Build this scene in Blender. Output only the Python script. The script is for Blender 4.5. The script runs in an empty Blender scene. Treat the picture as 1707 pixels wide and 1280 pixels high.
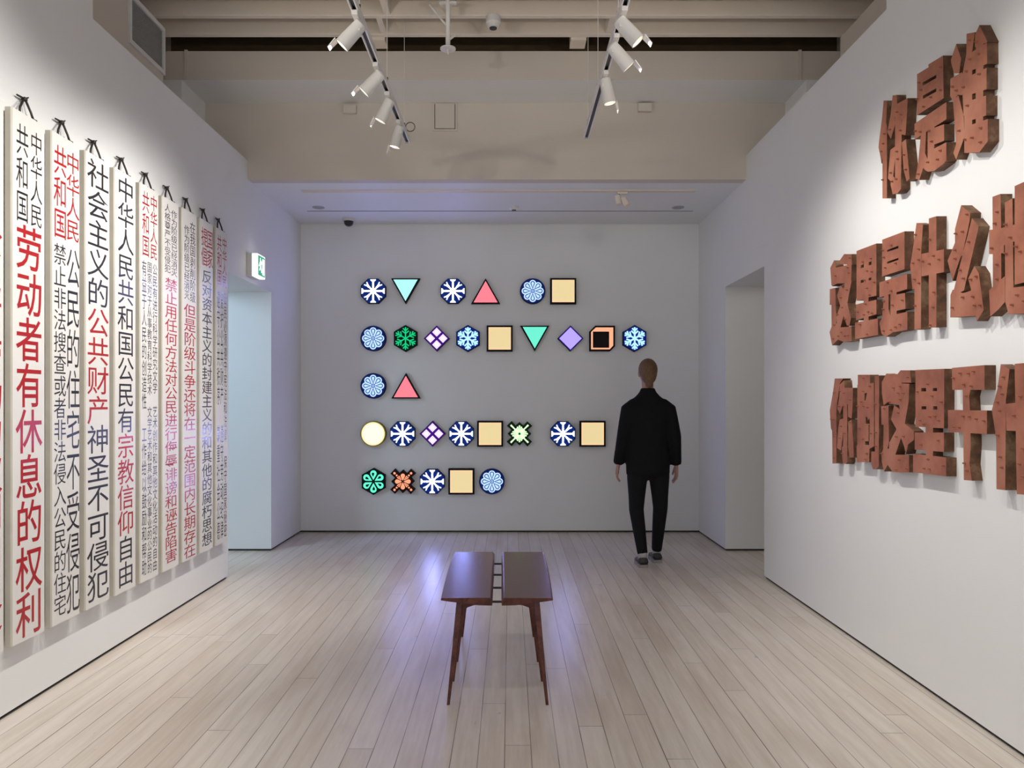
import bpy, bmesh, math, random
from mathutils import Vector, Matrix
from mathutils.geometry import delaunay_2d_cdt
random.seed(7)
SC = bpy.context.scene
COL = SC.collection
F, VX, VY, EYE = 1280.0, 850.0, 668.0, 1.42        # focal length in pixels, vanishing point, eye height
XL, XR, YB = -2.26, 2.04, 8.30                     # left wall, right wall, back wall

# ------------------------------------------------------------------ camera, world, exposure, large lights
cd = bpy.data.cameras.new('camera'); cam = bpy.data.objects.new('camera', cd); COL.objects.link(cam)
cam.location = (0, 0, EYE); cam.rotation_euler = (math.radians(90), 0, 0)
cd.sensor_width = 36; cd.lens = F / 1707 * 36
cd.shift_x = (853.5 - VX) / 1707; cd.shift_y = (VY - 640) / 1707
cd.clip_start = 0.05
SC.camera = cam
SC.view_settings.view_transform = 'Standard'; SC.view_settings.look = 'None'
SC.view_settings.gamma = 1; SC.view_settings.use_curve_mapping = False
SC.view_settings.exposure = 0.0
w = bpy.data.worlds.new('world'); SC.world = w; w.use_nodes = True
w.node_tree.nodes['Background'].inputs[0].default_value = (0.80, 0.87, 1.0, 1)
w.node_tree.nodes['Background'].inputs[1].default_value = 0.95

def area_light(name, loc, target, power, size, color):
    l = bpy.data.lights.new(name, 'AREA'); l.energy = power; l.size = size; l.color = color
    o = bpy.data.objects.new(name, l); COL.objects.link(o); o.location = loc
    o.rotation_euler = (Vector(target) - Vector(loc)).to_track_quat('-Z', 'Y').to_euler()
    return o
# daylight in the side room behind the left doorway, a weak lamp in the room behind the right one
area_light('side_room_daylight', (-4.2, 4.9, 2.6), (-2.6, 7.2, 1.1), 47, 0.9, (0.55, 0.78, 1.0))
area_light('side_room_lamp', (4.0, 5.3, 2.7), (2.4, 7.0, 1.0), 8, 0.5, (1.0, 0.93, 0.84))

def spot(name, loc, target, power, angle, color=(1.0, 0.97, 0.93), blend=1.0, radius=0.022):
    l = bpy.data.lights.new(name, 'SPOT'); l.energy = power; l.spot_size = math.radians(angle)
    l.spot_blend = blend; l.shadow_soft_size = radius; l.color = color
    o = bpy.data.objects.new(name, l); COL.objects.link(o); o.location = loc
    o.rotation_euler = (Vector(target) - Vector(loc)).to_track_quat('-Z', 'Y').to_euler()
    return o
ZT, XTL, XTR = 3.45, -0.80, 0.585                  # the two lighting tracks
# spotlights further along the tracks, above and behind the frame
for y in (0.8, 1.9, 2.9):
    spot('track_or_fill_lamp', (XTL - .08, y, ZT - .2), (XL, y, 1.7), 112, 110)
for y in (0.8, 1.9, 2.95):
    spot('track_or_fill_lamp', (XTR + .08, y, ZT - .2), (XR, y, 1.6), 76, 92)

# two added fill lamps, off the tracks and without fixtures, brighten beam and joists
for x in (-1.5, 1.3):
    spot('track_or_fill_lamp', (x, 3.3, ZT - .12), (x * .3, 5.7, 4.5), 27, 110, (1.0, .92, .82))
spot('track_or_fill_lamp', (0, 2.4, ZT - .2), (-.2, 4.2, 0), 30, 105)

# ------------------------------------------------------------------ materials
def lin(r, g, b):
    f = lambda c: (c / 255) / 12.92 if c <= 10 else ((c / 255 + .055) / 1.055) ** 2.4
    return (f(r), f(g), f(b), 1)
def new_mat(name):
    m = bpy.data.materials.new(name); m.use_nodes = True
    nt = m.node_tree; return m, nt, nt.nodes['Principled BSDF']
def paint(name, col, rough=.6, var=.06, scale=6, bump=.02, spec=.5, metal=0, bscale=180, stretch=None):
    m, nt, b = new_mat(name)
    tc = nt.nodes.new('ShaderNodeTexCoord')
    src = tc.outputs['Object']
    if stretch:
        mp = nt.nodes.new('ShaderNodeMapping'); mp.inputs['Scale'].default_value = stretch
        nt.links.new(src, mp.inputs[0]); src = mp.outputs[0]
    n = nt.nodes.new('ShaderNodeTexNoise'); n.inputs['Scale'].default_value = scale; n.inputs['Detail'].default_value = 5
    nt.links.new(src, n.inputs['Vector'])
    r = nt.nodes.new('ShaderNodeValToRGB')
    r.color_ramp.elements[0].position = .3; r.color_ramp.elements[1].position = .7
    r.color_ramp.elements[0].color = tuple(c * (1 - var) for c in col[:3]) + (1,)
    r.color_ramp.elements[1].color = tuple(min(1, c * (1 + var)) for c in col[:3]) + (1,)
    nt.links.new(n.outputs['Fac'], r.inputs[0]); nt.links.new(r.outputs[0], b.inputs['Base Color'])
    b.inputs['Roughness'].default_value = rough; b.inputs['Metallic'].default_value = metal
    b.inputs['Specular IOR Level'].default_value = spec
    if bump:
        n2 = nt.nodes.new('ShaderNodeTexNoise'); n2.inputs['Scale'].default_value = bscale
        nt.links.new(src, n2.inputs['Vector'])
        bp = nt.nodes.new('ShaderNodeBump'); bp.inputs['Strength'].default_value = bump; bp.inputs['Distance'].default_value = .01
        nt.links.new(n2.outputs['Fac'], bp.inputs['Height']); nt.links.new(bp.outputs[0], b.inputs['Normal'])
    return m
def glow(name, rgb, k, tint=(1, 1, 1)):
    m, nt, b = new_mat(name)
    c = tuple(a * t for a, t in zip(lin(*rgb)[:3], tint)) + (1,)
    tc = nt.nodes.new('ShaderNodeTexCoord'); n = nt.nodes.new('ShaderNodeTexNoise'); n.inputs['Scale'].default_value = 3
    nt.links.new(tc.outputs['Object'], n.inputs['Vector'])
    r = nt.nodes.new('ShaderNodeValToRGB')
    r.color_ramp.elements[0].color = tuple(x * .96 for x in c[:3]) + (1,); r.color_ramp.elements[1].color = c
    nt.links.new(n.outputs['Fac'], r.inputs[0])
    b.inputs['Base Color'].default_value = tuple(x * .3 for x in c[:3]) + (1,)
    b.inputs['Roughness'].default_value = .5; b.inputs['Specular IOR Level'].default_value = .15
    nt.links.new(r.outputs[0], b.inputs['Emission Color']); b.inputs['Emission Strength'].default_value = k
    return m
WHITE = paint('white wall paint', (.80, .80, .78), .55, .012, 1.5, .03)
BEIGE = paint('cream ceiling paint', (.76, .675, .56), .5, .04, 3, .05)
BEIGE_SMOOTH = paint('cream plasterboard paint', (.64, .575, .49), .6, .02, 2, .03)
DECK = paint('dark timber deck', (.22, .16, .09), .7, .15, 5, .05)
GAPM = paint('dark shadow gap', (.03, .025, .022), .8, .1)
WMETAL = paint('white enamel', (.72, .70, .66), .35, .02, 8, 0)
TRACKM = paint('white track aluminium', (.74, .72, .72), .3, .02, 8, 0)
BLACK = paint('black plastic', (.012, .012, .013), .35, .1, 8, 0)
def floor_mat():
    m, nt, b = new_mat('whitewashed floorboards')
    N, L = nt.nodes.new, nt.links.new
    tc = N('ShaderNodeTexCoord'); sx = N('ShaderNodeSeparateXYZ'); L(tc.outputs['Object'], sx.inputs[0])
    def M(op, x, y=None, z=None):
        n_ = N('ShaderNodeMath'); n_.operation = op
        for i_, q in enumerate((x, y, z)):
            if q is None: continue
            if hasattr(q, 'links'): L(q, n_.inputs[i_])
            else: n_.inputs[i_].default_value = q
        return n_.outputs[0]
    BWD, BLN = .107, 2.9
    rx = M('DIVIDE', M('ADD', sx.outputs[0], 20.03), BWD); row = M('FLOOR', rx); fx = M('FRACT', rx)
    wn = N('ShaderNodeTexWhiteNoise'); wn.noise_dimensions = '1D'; L(row, wn.inputs['W'])
    ry = M('ADD', M('DIVIDE', sx.outputs[1], BLN), M('MULTIPLY', wn.outputs['Value'], 7.0)); fy = M('FRACT', ry)
    cid = M('ADD', M('MULTIPLY', row, 13.7), M('FLOOR', ry))
    wc = N('ShaderNodeTexWhiteNoise'); wc.noise_dimensions = '1D'; L(cid, wc.inputs['W'])
    ramp = N('ShaderNodeValToRGB'); L(wc.outputs['Value'], ramp.inputs[0])
    e = ramp.color_ramp.elements; e[0].color = (.60, .525, .44, 1); e[1].color = (.70, .635, .56, 1)
    e.new(.12).color = (.65, .58, .495, 1)
    dx = M('MULTIPLY', M('MINIMUM', fx, M('SUBTRACT', 1.0, fx)), BWD)
    dy = M('MULTIPLY', M('MINIMUM', fy, M('SUBTRACT', 1.0, fy)), BLN)
    gap = M('SUBTRACT', 1.0, M('MULTIPLY', M('MINIMUM', dx, dy), 1 / .0021)); gap = M('MAXIMUM', gap, 0.0); gap = M('MINIMUM', M('MULTIPLY', gap, 3.0), 1.0)
    # grain stretched along the boards
    m2 = N('ShaderNodeMapping'); m2.inputs['Scale'].default_value = (26, 1.6, 1); L(tc.outputs['Object'], m2.inputs[0])
    n = N('ShaderNodeTexNoise'); n.inputs['Scale'].default_value = 1; n.inputs['Detail'].default_value = 8; n.inputs['Roughness'].default_value = .65; L(m2.outputs[0], n.inputs['Vector'])
    gr = N('ShaderNodeValToRGB'); L(n.outputs['Fac'], gr.inputs[0])
    gr.color_ramp.elements[0].position = .3; gr.color_ramp.elements[0].color = (.80, .76, .72, 1)
    gr.color_ramp.elements[1].position = .62; gr.color_ramp.elements[1].color = (1.02, 1.02, 1.02, 1)
    mul = N('ShaderNodeMix'); mul.data_type = 'RGBA'; mul.blend_type = 'MULTIPLY'; mul.inputs[0].default_value = .8
    L(ramp.outputs[0], mul.inputs[6]); L(gr.outputs[0], mul.inputs[7])
    # worn bare patches
    n3 = N('ShaderNodeTexNoise'); n3.inputs['Scale'].default_value = 1.1; n3.inputs['Detail'].default_value = 6
    m3 = N('ShaderNodeMapping'); m3.inputs['Scale'].default_value = (3.5, .8, 1); L(tc.outputs['Object'], m3.inputs[0]); L(m3.outputs[0], n3.inputs['Vector'])
    wr = N('ShaderNodeValToRGB'); wr.color_ramp.elements[0].position = .54; wr.color_ramp.elements[1].position = .76
    wr.color_ramp.elements[0].color = (0, 0, 0, 1); wr.color_ramp.elements[1].color = (.55, .55, .55, 1); L(n3.outputs['Fac'], wr.inputs[0])
    mw = N('ShaderNodeMix'); mw.data_type = 'RGBA'; L(wr.outputs[0], mw.inputs[0]); L(mul.outputs[2], mw.inputs[6]); mw.inputs[7].default_value = (.42, .31, .22, 1)
    # gaps: broken dark lines
    n4 = N('ShaderNodeTexNoise'); n4.inputs['Scale'].default_value = 1; n4.inputs['Detail'].default_value = 3
    m4 = N('ShaderNodeMapping'); m4.inputs['Scale'].default_value = (9, 2.2, 1); L(tc.outputs['Object'], m4.inputs[0]); L(m4.outputs[0], n4.inputs['Vector'])
    gw = N('ShaderNodeMapRange'); gw.inputs[1].default_value = .38; gw.inputs[2].default_value = .66; gw.inputs[3].default_value = .5; gw.inputs[4].default_value = 1.0; L(n4.outputs['Fac'], gw.inputs[0])
    gm = N('ShaderNodeMath'); gm.operation = 'MULTIPLY'; L(gap, gm.inputs[0]); L(gw.outputs[0], gm.inputs[1])
    mg = N('ShaderNodeMix'); mg.data_type = 'RGBA'; L(gm.outputs[0], mg.inputs[0]); L(mw.outputs[2], mg.inputs[6]); mg.inputs[7].default_value = (.10, .07, .05, 1)
    # small dark knocks and stains
    vo = N('ShaderNodeTexNoise'); vo.inputs['Scale'].default_value = 1; vo.inputs['Detail'].default_value = 4
    mv = N('ShaderNodeMapping'); mv.inputs['Scale'].default_value = (15, 9, 1); L(tc.outputs['Object'], mv.inputs[0]); L(mv.outputs[0], vo.inputs['Vector'])
    kr = N('ShaderNodeMapRange'); kr.inputs[1].default_value = .71; kr.inputs[2].default_value = .80; kr.inputs[3].default_value = 0; kr.inputs[4].default_value = .6; L(vo.outputs['Fac'], kr.inputs[0])
    mk = N('ShaderNodeMix'); mk.data_type = 'RGBA'; L(kr.outputs[0], mk.inputs[0]); L(mg.outputs[2], mk.inputs[6]); mk.inputs[7].default_value = (.16, .11, .08, 1)
    L(mk.outputs[2], b.inputs['Base Color'])
    rr = N('ShaderNodeMapRange'); rr.inputs[3].default_value = .22; rr.inputs[4].default_value = .42; L(n.outputs['Fac'], rr.inputs[0]); L(rr.outputs[0], b.inputs['Roughness'])
    bp = N('ShaderNodeBump'); bp.inputs['Strength'].default_value = .12; bp.inputs['Distance'].default_value = .004
    inv = N('ShaderNodeMath'); inv.operation = 'SUBTRACT'; L(n.outputs['Fac'], inv.inputs[0]); L(gap, inv.inputs[1]); L(inv.outputs[0], bp.inputs['Height']); L(bp.outputs[0], b.inputs['Normal'])
    return m
FLOORM = floor_mat()
def wood_mat():
    m, nt, b = new_mat('oiled red-brown timber')
    N, L = nt.nodes.new, nt.links.new
    tc = N('ShaderNodeTexCoord'); mp = N('ShaderNodeMapping'); mp.inputs['Scale'].default_value = (22, 2.2, 22); L(tc.outputs['Object'], mp.inputs[0])
    n = N('ShaderNodeTexNoise'); n.inputs['Scale'].default_value = 1.2; n.inputs['Detail'].default_value = 7; n.inputs['Distortion'].default_value = .6; L(mp.outputs[0], n.inputs['Vector'])
    r = N('ShaderNodeValToRGB'); r.color_ramp.elements[0].position = .3; r.color_ramp.elements[1].position = .72
    r.color_ramp.elements[0].color = (.055, .014, .009, 1); r.color_ramp.elements[1].color = (.14, .042, .026, 1)
    L(n.outputs['Fac'], r.inputs[0]); L(r.outputs[0], b.inputs['Base Color'])
    b.inputs['Roughness'].default_value = .27; b.inputs['Specular IOR Level'].default_value = .36
    return m
WOOD = wood_mat()
def rust(name, cols, rough=.75, scale=9, bump=.35):
    m, nt, b = new_mat(name)
    N, L = nt.nodes.new, nt.links.new
    tc = N('ShaderNodeTexCoord')
    n = N('ShaderNodeTexNoise'); n.inputs['Scale'].default_value = scale; n.inputs['Detail'].default_value = 9; n.inputs['Roughness'].default_value = .62; L(tc.outputs['Object'], n.inputs['Vector'])
    r = N('ShaderNodeValToRGB'); r.color_ramp.elements[0].position = .28; r.color_ramp.elements[1].position = .76
    r.color_ramp.elements[0].color = cols[0]; r.color_ramp.elements[1].color = cols[2]
    e = r.color_ramp.elements.new(.5); e.color = cols[1]
    L(n.outputs['Fac'], r.inputs[0]); L(r.outputs[0], b.inputs['Base Color']); b.inputs['Roughness'].default_value = rough
    bp = N('ShaderNodeBump'); bp.inputs['Strength'].default_value = bump; bp.inputs['Distance'].default_value = .003; L(n.outputs['Fac'], bp.inputs['Height']); L(bp.outputs[0], b.inputs['Normal'])
    return m
RUST = rust('rust-red sheet metal', ((.18, .060, .031, 1), (.325, .110, .058, 1), (.42, .175, .10, 1)), rough=.52, scale=5, bump=.3)
RUSTSIDE = rust('bare brown rusted edge', ((.05, .022, .010, 1), (.14, .060, .026, 1), (.30, .20, .11, 1)), scale=14, bump=.6)
STUDM = rust('rusted stud', ((.22, .07, .035, 1), (.33, .11, .06, 1), (.42, .17, .10, 1)), scale=60, rough=.45)

# ------------------------------------------------------------------ mesh helpers
class MB:
    def __init__(s): s.v, s.f, s.m = [], [], []
    def add(s, vs, fs, mi=0):
        o = len(s.v); s.v += [tuple(v) for v in vs]; s.f += [tuple(o + i for i in f) for f in fs]; s.m += [mi] * len(fs); return s
    def box(s, x0, x1, y0, y1, z0, z1, mi=0):
        vs = [(x, y, z) for z in (z0, z1) for y in (y0, y1) for x in (x0, x1)]
        return s.add(vs, [(0, 2, 3, 1), (4, 5, 7, 6), (0, 1, 5, 4), (2, 6, 7, 3), (0, 4, 6, 2), (1, 3, 7, 5)], mi)
    def tube(s, pts, rad, n=10, mi=0, up=(0, 0, 1), cap=True):
        """swept tube; rad entries are r or (ra, rb)"""
        pts = [Vector(p) for p in pts]; k = len(pts); vs = []
        ref = Vector(up)
        for i, p in enumerate(pts):
            t = (pts[min(i + 1, k - 1)] - pts[max(i - 1, 0)]).normalized()
            a = t.cross(ref)
            if a.length < 1e-3: a = t.cross(Vector((0, 1, 0)))
            a.normalize(); c = a.cross(t).normalized()
            r = rad[i] if isinstance(rad, (list, tuple)) else rad
            ra, rb = r if isinstance(r, (list, tuple)) else (r, r)
            for j in range(n):
                q = 2 * math.pi * j / n
                vs.append(p + a * (ra * math.cos(q)) + c * (rb * math.sin(q)))
        fs = [(i * n + j, i * n + (j + 1) % n, (i + 1) * n + (j + 1) % n, (i + 1) * n + j) for i in range(k - 1) for j in range(n)]
        if cap: fs += [tuple(range(n))[::-1], tuple((k - 1) * n + j for j in range(n))]
        return s.add(vs, fs, mi)
    def loft(s, rings, n=24, mi=0):
        """stack of ellipses (cx, cy, z, rx, ry)"""
        vs = [(cx + rx * math.cos(2 * math.pi * j / n), cy + ry * math.sin(2 * math.pi * j / n), z) for cx, cy, z, rx, ry in rings for j in range(n)]
        k = len(rings)
        fs = [(i * n + j, i * n + (j + 1) % n, (i + 1) * n + (j + 1) % n, (i + 1) * n + j) for i in range(k - 1) for j in range(n)]
        fs += [tuple(range(n))[::-1], tuple((k - 1) * n + j for j in range(n))]
        return s.add(vs, fs, mi)
    def ball(s, c, r, nu=14, nv=9, mi=0):
        rx, ry, rz = r if isinstance(r, (list, tuple)) else (r, r, r)
        return s.loft([(c[0], c[1], c[2] + rz * math.sin(a), rx * math.cos(a), ry * math.cos(a)) for a in [(-.5 + (i + .02) / (nv + .04)) * math.pi for i in range(nv + 1)]], nu, mi)
    def prism(s, poly, fn, d0, d1, mi=0, side=None):
        """closed prism over a 2-D polygon: fn(u, v, d) -> point"""
        k = len(poly)
        vs = [fn(u, v, d0) for u, v in poly] + [fn(u, v, d1) for u, v in poly]
        s.add(vs, [tuple(range(k))[::-1], tuple(range(k, 2 * k))], mi)
        return s.add(vs, [(i, (i + 1) % k, k + (i + 1) % k, k + i) for i in range(k)], mi if side is None else side)
    def build(s, name, mats, parent=None, smooth=False, bevel=0, loc=None):
        me = bpy.data.meshes.new(name); me.from_pydata(s.v, [], s.f); me.validate()
        if not isinstance(mats, (list, tuple)): mats = [mats]
        for m in mats: me.materials.append(m)
        if len(me.polygons) == len(s.m): me.polygons.foreach_set('material_index', s.m)
        bm = bmesh.new(); bm.from_mesh(me); bmesh.ops.recalc_face_normals(bm, faces=bm.faces)
        bm.to_mesh(me); bm.free()
        if smooth: me.shade_smooth()
        o = bpy.data.objects.new(name, me); COL.objects.link(o)
        if parent: o.parent = parent
        if loc: o.location = loc
        if bevel:
            b = o.modifiers.new('bevel', 'BEVEL'); b.width = bevel; b.segments = 2; b.limit_method = 'ANGLE'
        return o
def tag(o, label, cat, group=None):
    o['label'] = label; o['category'] = cat
    if group: o['group'] = group
    return o
def thing(name, loc, label, cat, group=None):
    o = bpy.data.objects.new(name, None); o.empty_display_size = .05; COL.objects.link(o); o.location = loc
    return tag(o, label, cat, group)
def structure(o, label=None):
    o['kind'] = 'structure'
    if label: o['label'] = label
    return o
def region(pos, neg=()):
    """union of polygons minus holes as triangles (verts, tris)"""
    def ccw(p):
        a = sum(p[i][0] * p[(i + 1) % len(p)][1] - p[(i + 1) % len(p)][0] * p[i][1] for i in range(len(p)))
        return p if a > 0 else p[::-1]
    vs, fs = [], []
    for p in list(pos) + list(neg):
        p = ccw(list(p)); o = len(vs); vs += [Vector(q) for q in p]; fs.append(list(range(o, o + len(p))))
    ov, oe, of, a, b, orig = delaunay_2d_cdt(vs, [], fs, 1, 1e-5)
    np_ = len(pos)
    tris = [f for f, g in zip(of, orig) if g and not any(i >= np_ for i in g)]
    return ov, tris
def solid(mb, pos, neg, fn, d0, d1, mf=0, ms=1):
    """front (d1) and back (d0) faces of the region with side walls"""
    vs, tris = region(pos, neg)
    k = len(vs)
    pts = [fn(v[0], v[1], d0) for v in vs] + [fn(v[0], v[1], d1) for v in vs]
    edges = {}
    for t in tris:
        for i in range(3):
            e = (t[i], t[(i + 1) % 3]); edges[e] = 1
    mb.add(pts, [tuple(k + i for i in t) for t in tris], mf)
    mb.add(pts, [tuple(t[::-1]) for t in tris], ms)
    mb.add(pts, [(a, b, k + b, k + a) for (a, b) in edges if (b, a) not in edges], ms)
    return vs, tris
def weld(o, d=1e-5):
    bm = bmesh.new(); bm.from_mesh(o.data); bmesh.ops.remove_doubles(bm, verts=bm.verts, dist=d)
    bmesh.ops.recalc_face_normals(bm, faces=bm.faces); bm.to_mesh(o.data); bm.free()

# ------------------------------------------------------------------ the room
G = .018                                            # shadow gap under the walls
NEAR = -1.2
structure(MB().box(-5.6, 5.6, NEAR, 9.2, -.2, 0).build('floor', FLOORM))
T = .6
def side_wall(name, x, sgn, top, head):
    a, b = (x - T, x) if sgn < 0 else (x, x + T)
    m = MB()
    m.box(a, b, NEAR, 4.16, G, 4.62); m.box(a, b, 4.16, 6.16, G, top); m.box(a, b, 6.16, 7.27, head, top); m.box(a, b, 7.27, YB + .4, G, top)
    return structure(m.build(name, WHITE))
side_wall('wall_left', XL, -1, 3.49, 2.45); side_wall('wall_right', XR, 1, 3.54, 2.50)
structure(MB().box(XL, XR, YB, YB + .4, G, 3.7).build('wall_back', WHITE))
e = .014
m = MB()
for y0, y1 in ((NEAR, 6.16 - e), (7.27 + e, YB + .3)): m.box(XL - T + e, XL - e, y0, y1, 0, G)
structure(m.build('baseboard_left', GAPM))
m = MB()
for y0, y1 in ((NEAR, 6.16 - e), (7.27 + e, YB + .3)): m.box(XR + e, XR + T - e, y0, y1, 0, G)
structure(m.build('baseboard_right', GAPM))
structure(MB().box(XL - .02, XR + .02, YB + e, YB + .3, 0, G).build('baseboard_back', GAPM))
# side rooms behind the doorways
structure(MB().box(-5.6, -5.5, 3.6, 9.2, 0, 3.0).box(-5.6, XL - T, 3.5, 3.6, 0, 3.0).box(-5.6, XL - T, YB + .1, YB + .2, 0, 3.0).build('wall_side_left', WHITE))
structure(MB().box(5.5, 5.6, 3.6, 9.2, 0, 3.0).box(XR + T, 5.6, 3.5, 3.6, 0, 3.0).box(XR + T, 5.6, YB + .1, YB + .2, 0, 3.0).build('wall_side_right', WHITE))
structure(MB().box(-5.6, XL - T, 3.5, 9.2, 3.0, 3.1).box(XR + T, 5.6, 3.5, 9.2, 3.0, 3.1).build('ceiling_side_rooms', WHITE))
# soffit over the far bay with the bulkhead in front of it
YK = 6.64
structure(MB().box(-2.95, 2.85, YK + .1, YB + .4, 3.33, 3.37).build('ceiling_soffit', WHITE))
structure(MB().box(-2.95, 2.85, YK - .012, YK + .1, 3.33, 4.6).build('wall_bulkhead', BEIGE_SMOOTH))
bmk = MB().box(-2.62 - .3, 2.75, 6.15, YK - .012, 3.99, 4.22); bmk.m[0] = 1  # underside coloured white to stand for the neon light falling on it
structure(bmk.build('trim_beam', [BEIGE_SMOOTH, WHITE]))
structure(MB().box(-2.95, -2.63, 6.15, YK - .012, 3.49, 3.99).build('trim_column_left', WHITE))
structure(MB().box(2.375, 2.85, 6.15, YK - .012, 3.54, 3.99).build('trim_column_right', WHITE))
for i, x in enumerate((-2.59, 2.32)):
    structure(MB().box(x - .012, x + .012, 6.135, 6.15, 3.992, 4.225).build('trim_%d' % (i + 1), BEIGE_SMOOTH))
structure(MB().box(-2.95, -2.86, NEAR, YK, 3.49, 4.62).box(2.76, 2.85, NEAR, YK, 3.54, 4.62).build('wall_upper', BEIGE))
structure(MB().box(-3.2, 3.1, NEAR, YB + .5, 4.62, 4.72).build('ceiling', DECK))
for y in (5.92, 5.63, 5.34, 5.05, 4.76, 4.47):
    structure(MB().box(-2.86, 2.76, y, y + .05, 4.245, 4.62).build('ceiling_joist', BEIGE, bevel=.004))
structure(MB().box(-2.86, 2.76, 6.48, 6.52, 4.221, 4.62).build('wall_gap_shade', paint('dark brown gap shade', (.10, .066, .03), .75, .2, 6, .1, stretch=(1, 6, 6))))  # added dark strip, shade of the gap above the beam put into its colour
# soffit lines: recessed slot and edge strip
structure(MB().box(-1.89, 1.69, 6.95, 7.02, 3.322, 3.331).build('trim_3', BEIGE))
structure(MB().box(XL + .22, XR - .2, 7.72, 7.735, 3.326, 3.331).build('trim_4', paint('grey joint', (.32, .31, .33), .7)))
# noggins between the joists and packing blocks on the beam
for (x, y0, y1) in ((-.90, 5.39, 5.63), (-.97, 5.68, 5.92), (.76, 5.68, 5.92)):
    structure(MB().box(x - .022, x + .022, y0, y1, 4.25, 4.5).build('ceiling_noggin', BEIGE))
for (x, wd) in ((-.99, .085), (.575, .10)):
    structure(MB().box(x - wd, x + wd * .2, 5.97, 6.12, 4.225, 4.36).build('ceiling_block', BEIGE))

# ducts above the side walls
d = thing('air_duct', (-2.45, 4.9, 3.5), 'cream boxed air duct with grey mesh grille above left wall', 'duct')
MB().box(-.38, 0, -.74, .525, 0, .56).build('duct_casing', BEIGE_SMOOTH, d)
GRM = paint('grey grille mesh', (.30, .29, .26), .6, .25, 160, .4)
fr = MB()
for (y0, y1, z0, z1) in ((.02, .52, .515, .545), (.02, .52, .215, .245), (.02, .045, .245, .515), (.495, .52, .245, .515)): fr.box(0, .018, y0, y1, z0, z1)
g = fr.build('grille_frame', WMETAL, d)
mm = MB().box(-.002, .004, .045, .495, .245, .515)
for i in range(22): mm.box(.004, .008, .045, .495, .252 + i * .0122, .256 + i * .0122)
mm.build('grille_mesh', GRM, g)
MB().box(0, .315, -.75, .75, 0, .55).build('boxed_duct', BEIGE_SMOOTH, loc=(2.44, 4.92, 3.55))
tag(bpy.data.objects['boxed_duct'], 'plain cream boxed duct along the top of right wall', 'duct')

# ------------------------------------------------------------------ lighting tracks and spotlights
def track(x, y1, label, wires):
    t = thing('lighting_track', (x, 0, ZT), label, 'lighting track', 'ceiling lighting tracks')
    m = MB(); m.box(-.02, .02, NEAR, y1, .004, .02); m.box(-.02, -.012, NEAR, y1, -.02, .004); m.box(.012, .02, NEAR, y1, -.02, .004)
    m.box(-.02, .02, y1, y1 + .004, -.02, .02)
    m.build('track_rail', TRACKM, t)
    MB().box(-.012, .012, NEAR, y1, -.004, .004).build('conductor_strip', BLACK, t)
    for y in wires:
        MB().tube([(0, y, .02), (0, y, 4.62 - ZT if y < 6.1 else 3.99 - ZT)], .0022, 6).build('suspension_wire', WMETAL, t)
        MB().tube([(0, y, .02), (0, y, .075)], .007, 8).build('wire_gripper', BLACK, t)
    return t
tl = track(XTL, 6.0, 'white lighting track on the left, carrying four left-facing spotlights', (4.08, 5.0, 5.82))
MB().tube([(.04 + .035 * math.cos(a), 5.86, .06 + .035 * math.sin(a)) for a in [i * math.pi / 8 for i in range(17)]], .003, 6, cap=False).build('wire_coil', BLACK, tl)
tr = track(XTR, 5.9, 'white lighting track on the right, its far end bare', (4.15, 5.1, 5.75))
LENS = glow('lit lamp lens', (255, 244, 228), 9)
def spotlight(x, y, aim, label, power, angle, lab_tilt=1):
    r = thing('spotlight', (x, y, ZT - .02), label, 'spotlight', 'track spotlights')
    sg = -1 if aim[0] < x else 1
    MB().box(-.016, .016, -.07, .07, -.022, .004).build('track_adapter', WMETAL, r, bevel=.003)
    piv = Vector((sg * .012, 0, -.075))
    MB().tube([(0, 0, -.02), piv], .013, 10).box(-.02, .02, -.03, .03, -.085, -.06).build('yoke', WMETAL, r)
    dv = (Vector(aim) - Vector((x, y, ZT - .1))).normalized()
    a = piv - dv * .055; b = piv + dv * .10
    h = MB().tube([a, a + dv * .008, piv, b - dv * .004, b, b, b - dv * .006], [.026, .034, .037, .040, .041, .036, .035], 24, up=(0, 1, 0)).build('lamp_head', WMETAL, r, smooth=True)
    mod = h.modifiers.new('split', 'EDGE_SPLIT'); mod.split_angle = .6
    MB().tube([b - dv * .005, b - dv * .002], .034, 24, up=(0, 1, 0)).build('lamp_lens', LENS, h)
    # hinged barn-door flap
    side = dv.cross(Vector((0, 1, 0))).normalized()
    c = b + side * (-.04 * sg * -1)
    u = Vector((0, 1, 0))
    q = [c - u * .03, c + u * .03, c + u * .022 + dv * .06, c - u * .022 + dv * .06]
    n_ = side * .002
    MB().add([p + n_ for p in q] + [p - n_ for p in q], [(0, 1, 2, 3), (7, 6, 5, 4), (0, 4, 5, 1), (1, 5, 6, 2), (2, 6, 7, 3), (3, 7, 4, 0)]).build('barn_door', WMETAL, h)
    o = r.location + b + dv * .008
    spot('track_or_fill_lamp', o, aim, power, angle)
spotlight(XTL, 4.02, (XL, 4.1, 1.8), 'white track spotlight nearest the camera on the left track', 116, 90)
spotlight(XTL, 4.63, (XL, 4.75, 1.9), 'white spotlight second from the camera on left track', 92, 88)
spotlight(XTL, 5.06, (XL + .15, 5.3, .8), 'white spotlight third from the camera on left track', 80, 70)
spotlight(XTL, 5.56, (-1.6, 5.7, 0), 'white spotlight last on left track beside the coiled wire', 75, 66)
spotlight(XTR, 3.98, (XR, 3.9, 1.7), 'white spotlight nearest the camera on the right track, half hidden', 80, 92)
spotlight(XTR, 4.27, (XR, 4.6, 1.8), 'white spotlight with bright open lens, middle of the right track cluster', 50, 80)
spotlight(XTR, 4.74, (1.3, 4.9, 0), 'white spotlight farthest along the right track cluster, turned away', 38, 80)

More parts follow.
